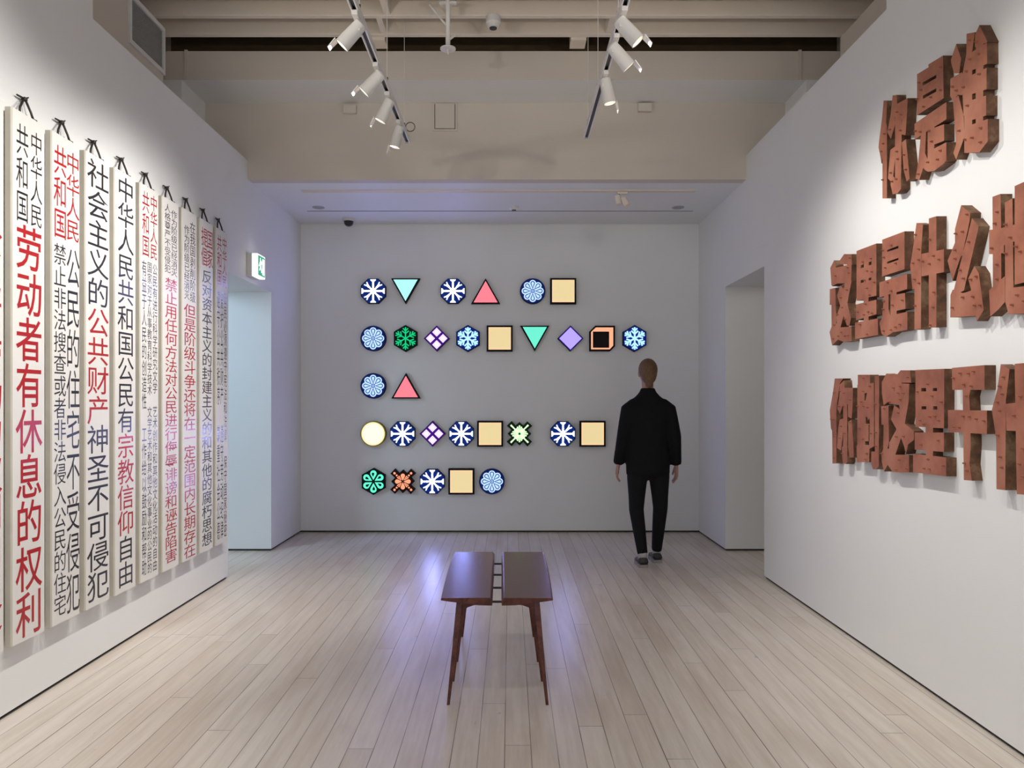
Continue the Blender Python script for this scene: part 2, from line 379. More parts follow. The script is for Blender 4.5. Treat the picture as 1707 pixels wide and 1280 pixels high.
# ------------------------------------------------------------------ small ceiling fittings
p = thing('sprinkler_pipe', (-.44, 5.45, 3.925), 'white pipe with bracket and round plate hanging from ceiling joists', 'pipe')
MB().tube([(0, 0, 0.0), (0, 0, .69)], .017, 12).build('pipe', WMETAL, p, smooth=True)
MB().tube([(0, 0, -.012), (0, 0, -.004)], .055, 24).tube([(0, 0, -.05), (0, 0, -.01)], .006, 8).build('cover_plate', WMETAL, p)
MB().box(-.06, .06, -.012, .012, .31, .325).build('pipe_clamp', WMETAL, p)
MB().tube([(-.13, .02, .315), (-.012, 0, .16)], .008, 8).tube([(.05, .02, .1), (.012, 0, .06)], .008, 8).build('pipe_brace', WMETAL, p)
s_ = thing('smoke_detector', (-.123, 5.655, 4.245), 'round white smoke detector under a timber ceiling joist', 'smoke detector', 'smoke detectors')
MB().loft([(0, 0, 0, .055, .055), (0, 0, -.045, .055, .055), (0, 0, -.052, .046, .046), (0, 0, -.08, .04, .04)], 24).build('detector_base', WMETAL, s_)
MB().loft([(0, 0, -.078, .028, .028), (0, 0, -.087, .026, .026)], 20).build('detector_vent', BLACK, s_)
s_ = thing('smoke_detector', (.04, 7.55, 3.33), 'small white detector on the soffit above the back wall', 'smoke detector', 'smoke detectors')
MB().loft([(0, 0, 0, .05, .05), (0, 0, -.02, .05, .05), (0, 0, -.035, .03, .03)], 24).build('detector_base', WMETAL, s_)
MB().loft([(0, 0, -.033, .022, .022), (0, 0, -.042, .02, .02)], 20).build('detector_vent', BLACK, s_)
c_ = thing('security_camera', (-1.69, 8.05, 3.33), 'black dome security camera at the top left of back wall', 'camera')
MB().loft([(0, 0, 0, .065, .065), (0, 0, -.03, .065, .065)], 24).build('camera_mount', WMETAL, c_)
MB().loft([(0, 0, -.028, .05, .05), (0, 0, -.05, .048, .048), (0, 0, -.07, .036, .036), (0, 0, -.082, .015, .015)], 24).build('camera_dome', BLACK, c_, smooth=True)
for (x, lab) in ((-1.89, 'flush round downlight at the left end of soffit'), (1.66, 'flush round downlight at the right end of soffit')):
    t = thing('downlight', (x, 7.58, 3.33), lab, 'downlight', 'soffit downlights')
    MB().loft([(0, 0, .0, .06, .06), (0, 0, -.006, .058, .058)], 24).build('trim_ring', paint('grey ring', (.4, .39, .4), .5), t)
    MB().loft([(0, 0, -.005, .04, .04), (0, 0, -.008, .038, .038)], 24).build('lens', paint('dull lens', (.25, .25, .27), .3), t)
t = thing('ceiling_spotlight', (1.01, 6.99, 3.32), 'small cream twin spotlight clipped to the soffit track', 'spotlight')
MB().box(-.03, .06, -.02, .02, -.02, 0).tube([(0, 0, -.02), (-.01, 0, -.05)], .01, 8).build('mount', BEIGE, t)
MB().tube([(-.03, 0, -.035), (-.02, -.02, -.12)], .026, 14).build('lamp_head', BEIGE, t)
MB().tube([(.02, 0, -.06), (.055, -.03, -.135)], .03, 14).build('lamp_head', BEIGE, t)
# plates and hatch on the bulkhead
tag(MB().box(-.055, .055, -.045, 0, -.035, .035).build('junction_box', BEIGE_SMOOTH, loc=(-1.375, YK - .012, 3.925), bevel=.003), 'small cream junction box on bulkhead, left of access hatch', 'junction box', 'bulkhead junction boxes')
tag(MB().box(-.058, .058, -.045, 0, -.035, .035).build('junction_box', BEIGE_SMOOTH, loc=(1.16, YK - .012, 3.94), bevel=.003), 'small cream junction box on bulkhead, right side', 'junction box', 'bulkhead junction boxes')
hh = thing('access_hatch', (-.56, YK - .012, 3.87), 'square cream access hatch panel set in the bulkhead', 'hatch')
m = MB()
for (x0, x1, z0, z1) in ((-.105, -.09, -.11, .11), (.09, .105, -.11, .11), (-.105, .105, -.125, -.11)): m.box(x0, x1, -.014, 0, z0, z1)
m.build('hatch_frame', BEIGE_SMOOTH, hh); MB().box(-.084, .084, -.010, -.004, -.103, .11).build('hatch_door', BEIGE_SMOOTH, hh)
MB().box(-.09, .09, -.003, 0, -.11, .11).build('hatch_gap', GAPM, hh)

# exit sign over the left doorway
x_ = thing('exit_sign', (XL, 6.59, 2.49), 'lit green and white exit sign over the left doorway', 'sign')
MB().box(0, .045, 0, .21, 0, .20).build('sign_base', WMETAL, x_, bevel=.003)
SGW = glow('lit white acrylic', (255, 255, 255), 1.7); SGG = glow('lit green acrylic', (60, 165, 125), 1.0)
db = MB().box(.045, .094, .002, .208, .002, .198).build('sign_diffuser', SGW, x_, bevel=.004)
fn = lambda u, v, dd: (.0945 + dd, u, v)
m = MB().box(.094, .0952, .014, .196, .014, .186, 0)
def P(poly, mi, dd): m.prism(poly, fn, dd, dd + .0008, mi)
# running figure and doorway, white on green
P([(.125, .03), (.175, .03), (.175, .17), (.125, .17)], 1, .0008)
P([(.03, .095), (.05, .09), (.075, .125), (.09, .14), (.075, .15), (.06, .14)], 1, .0008)
P([(.06, .15), (.076, .148), (.08, .165), (.066, .17)], 1, .0008)
P([(.07, .14), (.09, .138), (.098, .09), (.112, .05), (.1, .04), (.08, .085)], 1, .0008)
P([(.082, .09), (.07, .065), (.04, .055), (.04, .07), (.06, .08), (.072, .1)], 1, .0008)
P([(.09, .14), (.115, .115), (.12, .125), (.095, .15)], 1, .0008)
m.build('sign_face', [SGG, SGW], x_)

# ------------------------------------------------------------------ light boxes on the back wall
GM = {}
def gm(rgb, k, tint=(1, 1, 1)):
    if (rgb, k) not in GM: GM[(rgb, k)] = glow('lit panel %d %d %d' % rgb, rgb, k, tint)
    return GM[(rgb, k)]
def ell(cx, cy, rx, ry=None, n=28, rot=0):
    ry = ry or rx; c, s = math.cos(rot), math.sin(rot)
    return [(cx + rx * math.cos(a) * c - ry * math.sin(a) * s, cy + rx * math.cos(a) * s + ry * math.sin(a) * c) for a in [2 * math.pi * i / n for i in range(n)]]
def ngon(n, r, rot=0): return [(r * math.cos(rot + 2 * math.pi * i / n), r * math.sin(rot + 2 * math.pi * i / n)) for i in range(n)]
def rot2(p, a): c, s = math.cos(a), math.sin(a); return [(x * c - y * s, x * s + y * c) for x, y in p]
def bar(x0, y0, x1, y1, w0, w1=None):
    w1 = w0 if w1 is None else w1
    dx, dy = x1 - x0, y1 - y0; l = math.hypot(dx, dy); nx, ny = -dy / l, dx / l
    return [(x0 + nx * w0, y0 + ny * w0), (x0 - nx * w0, y0 - ny * w0), (x1 - nx * w1, y1 - ny * w1), (x1 + nx * w1, y1 + ny * w1)]
def drop(r0, r1, w, n=9):
    """teardrop pointing to the centre, along +v, from r0 to r1"""
    cy = r1 - w; out = [(0, r0)]
    for i in range(2 * n + 1):
        a = -math.radians(20) + math.radians(220) * i / (2 * n)
        out.append((w * math.cos(a), cy + w * math.sin(a)))
    return out
def sq(x0, y0, x1, y1): return [(x0, y0), (x1, y0), (x1, y1), (x0, y1)]
NAVY = (6, 26, 92); HP = math.pi / 2
def layers(kind, alt=0):
    """outline and list of (polygons, holes, material) stacked outwards"""
    if kind == 'octagon':
        out = ngon(8, 1.06, math.pi / 8)
        wh = []
        for i in range(4):
            a = i * HP
            wh += [rot2(bar(0, 0, 0, .9, .078, .075), a), rot2([(-.21, .82), (-.23, .92), (.23, .92), (.21, .82), (.075, .72), (-.075, .72)], a)]
            b = a + math.pi / 4
            wh += [rot2([(-.02, .12), (.02, .12), (.105, .62), (.19, .82), (.12, .89), (0, .70), (-.12, .89), (-.19, .82), (-.105, .62)], b)]
        core = [ell(0, 0, .2, n=16)]
        for i in range(4): core += [rot2(bar(0, 0, 0, .82, .045, .04), i * HP), rot2(bar(0, .1, 0, .62, .02, .055), i * HP + math.pi / 4)]
        return out, [([ngon(8, 1.0, math.pi / 8)], [], gm((8, 36, 110), 1.0)), (wh, [], gm((236, 242, 255), 1.3)), (core, [], gm((240, 244, 255), 46, (.68, .74, 1.9)))]
    if kind == 'flower':
        out = ell(0, 0, 1.0, n=48)
        L1 = [ell(0, 0, .6)] + [ell(.6 * math.cos(i * math.pi / 4), .6 * math.sin(i * math.pi / 4), .27, n=20) for i in range(8)]
        L2 = [rot2(drop(.16, .78, .175), i * math.pi / 4) for i in range(8)] + [ell(0, 0, .17, n=20)]
        L3 = [rot2(drop(.28, .71, .10), i * math.pi / 4) for i in range(8)] + [ell(0, 0, .10, n=20)]
        lb = gm((190, 220, 250), 1.15); ln = gm((44, 84, 156), 1.0)
        return out, [([ell(0, 0, .95, n=48)], [], gm(NAVY, 1.0)), (L1, [], lb), (L2, [], ln), (L3, [], lb), ([ell(0, 0, .055, n=14)], [], ln)]
    if kind in ('flake_blue', 'flake_green'):
        out = ngon(6, 1.06, HP)
        p = []
        t = .068 if kind == 'flake_blue' else .05
        for i in range(6):
            a = i * math.pi / 3
            p += [rot2(bar(0, 0, 0, .88, t), a)]
            for sg in (-1, 1):
                p += [rot2(bar(0, .34 if kind == 'flake_blue' else .38, sg * .27, .60, t * .9), a), rot2(bar(0, .58, sg * .2, .80, t * .9), a)]
        if kind == 'flake_blue': return out, [([ngon(6, .99, HP)], [], gm((4, 28, 120), 1.0)), (p, [], gm((172, 222, 255), 1.3))]
        return out, [([ngon(6, .99, HP)], [], gm((2, 16, 10), 1.0)), (p, [], gm((10, 185, 115), 1.25))]
    if kind == 'hex_petals':
        p = [rot2(drop(.12, .88, .25), i * math.pi / 3) for i in range(6)]
        q = [rot2([(x - .03, y) for x, y in drop(.36, .70, .10)], i * math.pi / 3) for i in range(6)]
        return ngon(6, 1.06, HP), [([ngon(6, .99, HP)], [], gm((2, 16, 12), 1.0)), (p, [], gm((92, 230, 192), 1.3)), (q, [], gm((2, 16, 12), 1.0))]
    if kind == 'tri_down':
        c = (168, 236, 230) if alt == 0 else (104, 226, 196)
        o = [(-1.14, 1.0), (0, -1.0), (1.14, 1.0)]
        i_ = [(-.95, .90), (0, -.79), (.95, .90)]
        return o, [([i_], [], gm(c, 1.15))]
    if kind == 'tri_up':
        o = [(-1.14, -1.0), (1.14, -1.0), (0, 1.0)]
        return o, [([[(-.95, -.90), (.95, -.90), (0, .79)]], [], gm((243, 128, 142), 1.05))]
    if kind == 'square':
        return sq(-1.02, -1.02, 1.02, 1.02), [([sq(-.88, -.88, .88, .88)], [], gm((250, 208, 160), 1.0)), ([sq(-.78, -.78, .80, .80)], [], gm((236, 214, 160), .95))]
    if kind == 'diamond4':
        o = ngon(4, 1.02, 0)
        s4 = [rot2([(x + .355, y) for x, y in ngon(4, .30, 0)], 0)]
        s4 = [[(x + .49 * math.cos(i * HP), y + .49 * math.sin(i * HP)) for x, y in ngon(4, .355, 0)] for i in range(4)]
        return o, [([ngon(4, .97, 0)], [], gm((58, 14, 118), 1.0)), (s4, [], gm((240, 206, 252), 1.2)), ([[(x * .12 + .49 * math.cos(i * HP), y * .12 + .49 * math.sin(i * HP)) for x, y in ell(0, 0, 1, n=12)] for i in range(4)], [], gm((246, 214, 255), 10, (.9, .5, 1.4)))]
    if kind == 'diamond':
        return ngon(4, 1.02, 0), [([ngon(4, .97, 0)], [], gm((40, 14, 120), 1.0)), ([ngon(4, .88, 0)], [], gm((166, 148, 246), 1.3))]
    if kind == 'cube':
        o = [(-1, -1), (.62, -1), (1, -.62), (1, 1), (-.55, 1), (-1, .55)]
        i_ = [(-.88, -.86), (.58, -.86), (.86, -.56), (.86, .86), (-.50, .86), (-.88, .50)]
        return o, [([i_], [], gm((252, 172, 134), 1.1)), ([sq(-.74, -.74, .54, .54)], [], gm((16, 6, 6), .5))]
    if kind == 'disc':
        return ell(0, 0, 1.0, n=48), [([ell(0, 0, 1.0, n=48)], [ell(0, 0, .93, n=48)], gm((104, 96, 14), 1.0)), ([ell(0, 0, .92, n=48)], [], gm((252, 238, 186), 1.0)), ([ell(0, 0, .80, n=48)], [], gm((255, 244, 224), 1.05))]
    if kind in ('cross_green', 'cross_orange'):
        q = [(0, .92), (.3, .62), (.62, .98), (1.0, .62), (.64, .3), (.94, 0)]
        o = []
        for k in range(4):
            seg = rot2(q[:-1], -k * HP); o += seg
        if kind == 'cross_green':
            c = gm((214, 255, 196), 1.3); p = []
            for k in range(4):
                for a_, l in ((-32, .5), (-16, .58), (0, .66), (16, .58), (32, .5)): p.append(rot2(bar(0, .08, 0, l, .018, .062), k * HP + math.radians(a_)))
                p.append(rot2(bar(0, .1, 0, .98, .03, .07), k * HP + math.pi / 4))
            return o, [([[(x * .97, y * .97) for x, y in o]], [], gm((3, 24, 6), 1.0)), (p, [], c), ([ell(0, 0, .10, n=16)], [], gm((10, 90, 20), 1.0))]
        c = gm((255, 158, 120), 1.2); p = []
        for k in range(4):
            p.append(rot2(drop(.06, .62, .17), k * HP))
            for a_ in (-8, 8): p.append(rot2(bar(0, .16, 0, .55, .015, .05), k * HP + math.pi / 4 + math.radians(a_)))
            for r_, s0 in ((.68, .075), (.92, .095)): p.append(ell(r_ * math.cos(k * HP + math.pi / 4), r_ * math.sin(k * HP + math.pi / 4), s0, n=14))
        return o, [([[(x * .97, y * .97) for x, y in o]], [], gm((22, 6, 6), 1.0)), (p, [], c)]
CASE = {'default': paint('black lightbox case', (.006, .005, .007), .6, .1, 20, 0, spec=.15), 'navy': paint('navy lightbox case', (.005, .010, .055), .6, .1, 20, 0, spec=.15)}
YF = YB - .055
ROWS = [
 (485, [(622, 'octagon', 'navy octagon light box with white snowflake, first in the top row'), (676, 'tri_down', 'pale cyan downward triangle light box in the top row'), (755, 'octagon', 'navy octagon light box with white snowflake, left of top pink triangle'), (809.5, 'tri_up', 'pink upward triangle light box in the top row'), (888, 'flower', 'round navy light box with pale flower, beside the top-row yellow square'), (939, 'square', 'yellow square light box closing the top row')]),
 (564, [(622, 'flower', 'round navy light box with pale flower, first in the second row'), (676, 'flake_green', 'black hexagon light box with green snowflake'), (728, 'diamond4', 'purple diamond light box with four pink squares, second row'), (780, 'flake_blue', 'blue hexagon snowflake light box left of the second-row yellow square'), (833, 'square', 'yellow square light box in the second row'), (891.5, 'tri_down', 'mint green downward triangle light box in the second row'), (951, 'diamond', 'plain lilac diamond light box in the second row'), (1004, 'cube', 'orange cube-shaped light box with black square face'), (1058, 'flake_blue', 'blue hexagon snowflake light box above the walking person')]),
 (643, [(622, 'flower', 'round navy light box with pale flower, third row'), (676.5, 'tri_up', 'pink upward triangle light box in the third row')]),
 (723, [(622, 'disc', 'plain round cream-yellow light box in the fourth row'), (671, 'octagon', 'navy octagon snowflake light box beside the round yellow one'), (721, 'diamond4', 'purple diamond light box with four pink squares, fourth row'), (769, 'octagon', 'navy octagon snowflake light box right of fourth-row purple diamond'), (817, 'square', 'yellow square light box left of the green cross, fourth row'), (866, 'cross_green', 'black cross-shaped light box with pale green starburst'), (938.5, 'octagon', 'navy octagon snowflake light box near the person, fourth row'), (988, 'square', 'yellow square light box beside the person\'s left elbow')]),
 (802.5, [(622.5, 'hex_petals', 'black hexagon light box with six green petals'), (671.5, 'cross_orange', 'black cross-shaped light box with orange flower'), (720.5, 'octagon', 'navy octagon snowflake light box in the bottom row'), (769, 'square', 'yellow square light box in the bottom row'), (820, 'flower', 'round navy light box with pale flower, last in bottom row')]),
]
SB = F / YF
ndown = 0
for yy, row in ROWS:
    for xx, kind, lab in row:
        r = thing('light_box', ((xx - VX) / SB, YB, EYE + (VY - yy) / SB), lab, 'light box', 'symbol light boxes on the back wall')
        o, ls = layers(kind, ndown if kind == 'tri_down' else 0)
        if kind == 'tri_down': ndown += 1
        R = 21.2 / SB
        fn = lambda u, v, dd: (u * R, -dd, v * R)
        cs = 'navy' if kind in ('octagon', 'flower', 'flake_blue', 'diamond', 'diamond4') else 'default'
        MB().prism(o, fn, 0, .055, 0).build('case', CASE[cs], r)
        mb = MB(); mats = []
        for k, (pos, neg, mt) in enumerate(ls):
            vs, tr_ = region(pos, neg)
            mb.add([fn(v[0], v[1], .0562 + .0007 * k) for v in vs], tr_, len(mats)); mats.append(mt)
        mb.build('lit_panel', mats, r)

# ------------------------------------------------------------------ hanging boards with painted characters
GLY = {}
def glyph(ch, off=0.0):
    key = (ch, off)
    if key in GLY: return GLY[key]
    cu = bpy.data.curves.new('glyph', 'FONT'); cu.body = ch; cu.size = 1; cu.offset = off; cu.resolution_u = 3; cu.fill_mode = 'FRONT'
    ob = bpy.data.objects.new('glyph', cu); COL.objects.link(ob)
    dg = bpy.context.evaluated_depsgraph_get(); me = ob.evaluated_get(dg).to_mesh()
    vs = [(v.co.x, v.co.y) for v in me.vertices]; fs = [tuple(p.vertices) for p in me.polygons]
    ob.evaluated_get(dg).to_mesh_clear(); bpy.data.objects.remove(ob); bpy.data.curves.remove(cu)
    GLY[key] = (vs, fs); return vs, fs
gv, _ = glyph('国')
GX0, GX1 = min(v[0] for v in gv), max(v[0] for v in gv); GY0, GY1 = min(v[1] for v in gv), max(v[1] for v in gv)
BOARDM = paint('ivory lacquered board', (.76, .735, .69), .42, .035, 4, .03, stretch=(1, 1, .5))
BOARDSIDE = paint('darker board edge', (.55, .51, .43), .5, .10, 6, .05)  # edges darker and yellower than the board front
INKB = paint('glossy black paint', (.018, .016, .018), .22, .1, 10, 0, spec=.7)
INKR = paint('glossy red paint', (.42, .012, .016), .22, .06, 10, 0, spec=.7)
STRAP = paint('dark leather strap', (.022, .014, .010), .5, .2, 30, .1)
XF, BW, PITCH, ZB0, ZB1 = -2.209, .245, .295, .328, 2.725
def column(mb, text, y0, y1, z0, z1, off=0.0, fill=.94, gaps=None):
    """characters top to bottom between z1 and z0 across y0..y1 (board coordinates)"""
    n = len(text); h = (z1 - z0) / n
    for i, ch in enumerate(text):
        if ch == ' ': continue
        vs, fs = glyph(ch, off)
        zc = z1 - (i + .5) * h
        pts = []
        for (u, v) in vs:
            a = (u - GX0) / (GX1 - GX0); b = (v - GY0) / (GY1 - GY0)
            pts.append((.0006, y0 + a * (y1 - y0), zc + (b - .5) * h * fill))
        mb.add(pts, fs)
C2 = ((.03, .105), (.135, .215))                    # left and right half columns
C3 = ((.025, .08), (.095, .148), (.165, .222))
BOARDS = [
 ('white hanging board cut off by the left edge of photo', [('k', '中华人民', .135, .215, 2.23, 2.67), ('k', '共和国', .03, .11, 2.23, 2.67), ('R', '公民有劳动的权利和义务', .03, .222, .345, 2.20)]),
 ('white board with big bold red characters, nearest one fully in view', [('k', '中华人民', .135, .218, 2.223, 2.67), ('k', '共和国', .033, .115, 2.223, 2.672), ('R', '劳动者有休息的权利', .036, .212, .335, 2.219)]),
 ('white board with red heading and two columns of black text', [('r', '中华人民', .128, .235, 2.22, 2.672), ('r', '共和国', .022, .122, 2.21, 2.672), ('k', '公民的住宅不受侵犯', .128, .238, .345, 2.19), ('k', '禁止非法搜查或者非法侵入公民的住宅', .022, .118, .36, 2.19)]),
 ('white board with one column, black with red middle characters', [('k', '社会主义的', .025, .225, 1.64, 2.70), ('r', '公共财产', .025, .225, .0, .0), ('k', '神圣不可侵犯', .025, .225, .0, .0)]),
 ('white board with one column in black, red then black at the foot', [('k', '中华人民共和国公民有', .04, .212, 0, 0), ('r', '宗教信仰', .04, .212, 0, 0), ('k', '自由', .04, .212, 0, 0)]),
 ('white board with red heading and three narrow columns of black text, middle of row', [('r', '中华人民', .135, .22, 2.29, 2.69), ('r', '共和国', .03, .115, 2.29, 2.69), ('k', '公民有进行科学研究文学 艺术创作和其他文化活动的自由', .165, .222, .36, 2.27), ('k', '国家对于从事教育科学技术 文学艺术和其他文化事业的公民的', .095, .15, .36, 2.27), ('k', '有益于人民的创造性 工作给以鼓励和帮助', .025, .08, .36, 2.27)]),
 ('white board with small black heading over red column, fourth from the doorway', [('k', '作为阶级已经消灭', .13, .215, 2.235, 2.67), ('k', '人格尊严不受侵犯', .035, .115, 2.245, 2.69), ('r', '禁止用任何方法对公民进行侮辱诽谤和诬告陷害', .045, .21, .365, 2.217)]),
 ('white board with longer black heading over red column, third from the doorway', [('k', '在我国剥削阶级', .13, .215, 2.10, 2.66), ('k', '作为阶级已经消灭', .035, .115, 2.11, 2.62), ('r', '但是阶级斗争还将在一定范围内长期存在', .035, .215, .336, 2.085)]),
 ('white board with short red heading over black column, second from the doorway', [('r', '国家', .13, .235, 2.39, 2.67), ('r', '提倡', .03, .13, 2.39, 2.67), ('k', '反对资本主义的封建主义的和其他的腐朽思想', .045, .215, .36, 2.37)]),
 ('white board with red heading and small black columns, closest to doorway', [('r', '中华人民', .135, .22, 2.29, 2.68), ('r', '共和国', .03, .115, 2.29, 2.68), ('k', '公民必须遵守宪法和法律 保守国家秘密', .165, .222, .36, 2.26), ('k', '爱护公共财产 遵守劳动纪律', .095, .15, .36, 2.26), ('k', '遵守公共秩序 尊重社会公德', .025, .08, .36, 2.26)]),
]
for i, (lab, texts) in enumerate(BOARDS):
    y0 = 3.11 + PITCH * i
    r = thing('hanging_board', (XF, y0, 0), lab, 'hanging board', 'row of painted boards on the left wall')
    m = MB(); c = .006
    prof = [(-.031, 0), (-c, 0), (0, c), (0, BW - c), (-c, BW), (-.031, BW)]
    k = len(prof)
    vs = [(a, b, z) for z in (ZB0, ZB1) for a, b in prof]
    fs = [tuple(range(k))[::-1], tuple(range(k, 2 * k))] + [(j, (j + 1) % k, k + (j + 1) % k, k + j) for j in range(k)]
    m.add(vs, fs, 1); m.m[2 + 2] = 0
    m.build('board', [BOARDM, BOARDSIDE], r)
    # a single column spread over the whole board: same pitch for all its pieces
    if all(t[4] == 0 for t in texts[1:]):
        tot = sum(len(t[1]) for t in texts); z1, z0 = 2.70, .35; h = (z1 - z0) / tot; z = z1; tt = []
        for (kc, s, a, b, _, _) in texts: tt.append((kc, s, a, b, z - h * len(s), z)); z -= h * len(s)
        texts = tt
    for (kc, s, a, b, zz0, zz1) in texts:
        mb = MB()
        column(mb, s, a + (b - a) * .03, b - (b - a) * .03, zz0, zz1, {'R': .008, 'k': .002 if b - a > .12 else -.002, 'r': .002}[kc], .90)
        mb.build('black_lettering' if kc == 'k' else 'red_lettering', INKB if kc == 'k' else INKR, r)
    # strap loop to a peg in the wall
    yc = BW / 2 + .0; zp = ZB1 + .085
    yk = yc + .024
    pts = [(-.018, yc - .042, ZB1 - .004), (-.022, yc - .030, ZB1 + .035), (-.034, yk - .010, zp), (-.034, yk + .006, zp), (-.02, yc + .046, ZB1 + .035), (-.012, yc + .056, ZB1 - .004)]
    st = MB().tube(pts, [.0055] * 6, 8).tube([(-.02, yc - .03, ZB1 - .002), (-.008, yc - .005, ZB1 + .001)], .006, 8).tube([(-.012, yc + .03, ZB1 + .001), (-.004, yc + .06, ZB1 + .001)], .006, 8)
    st.build('strap', STRAP, r, smooth=True)
    MB().ball((-.034, yk, zp + .004), (.010, .014, .011)).tube([(-.034, yk, zp + .005), (-.036, yk - .055, zp + .004)], [.006, .004], 8).tube([(-.034, yk, zp + .006), (-.030, yk + .02, zp + .020)], [.005, .003], 8).tube([(-.0508, yk, zp + .004), (-.03, yk, zp + .004)], .004, 8).build('knot', STRAP, r, smooth=True)

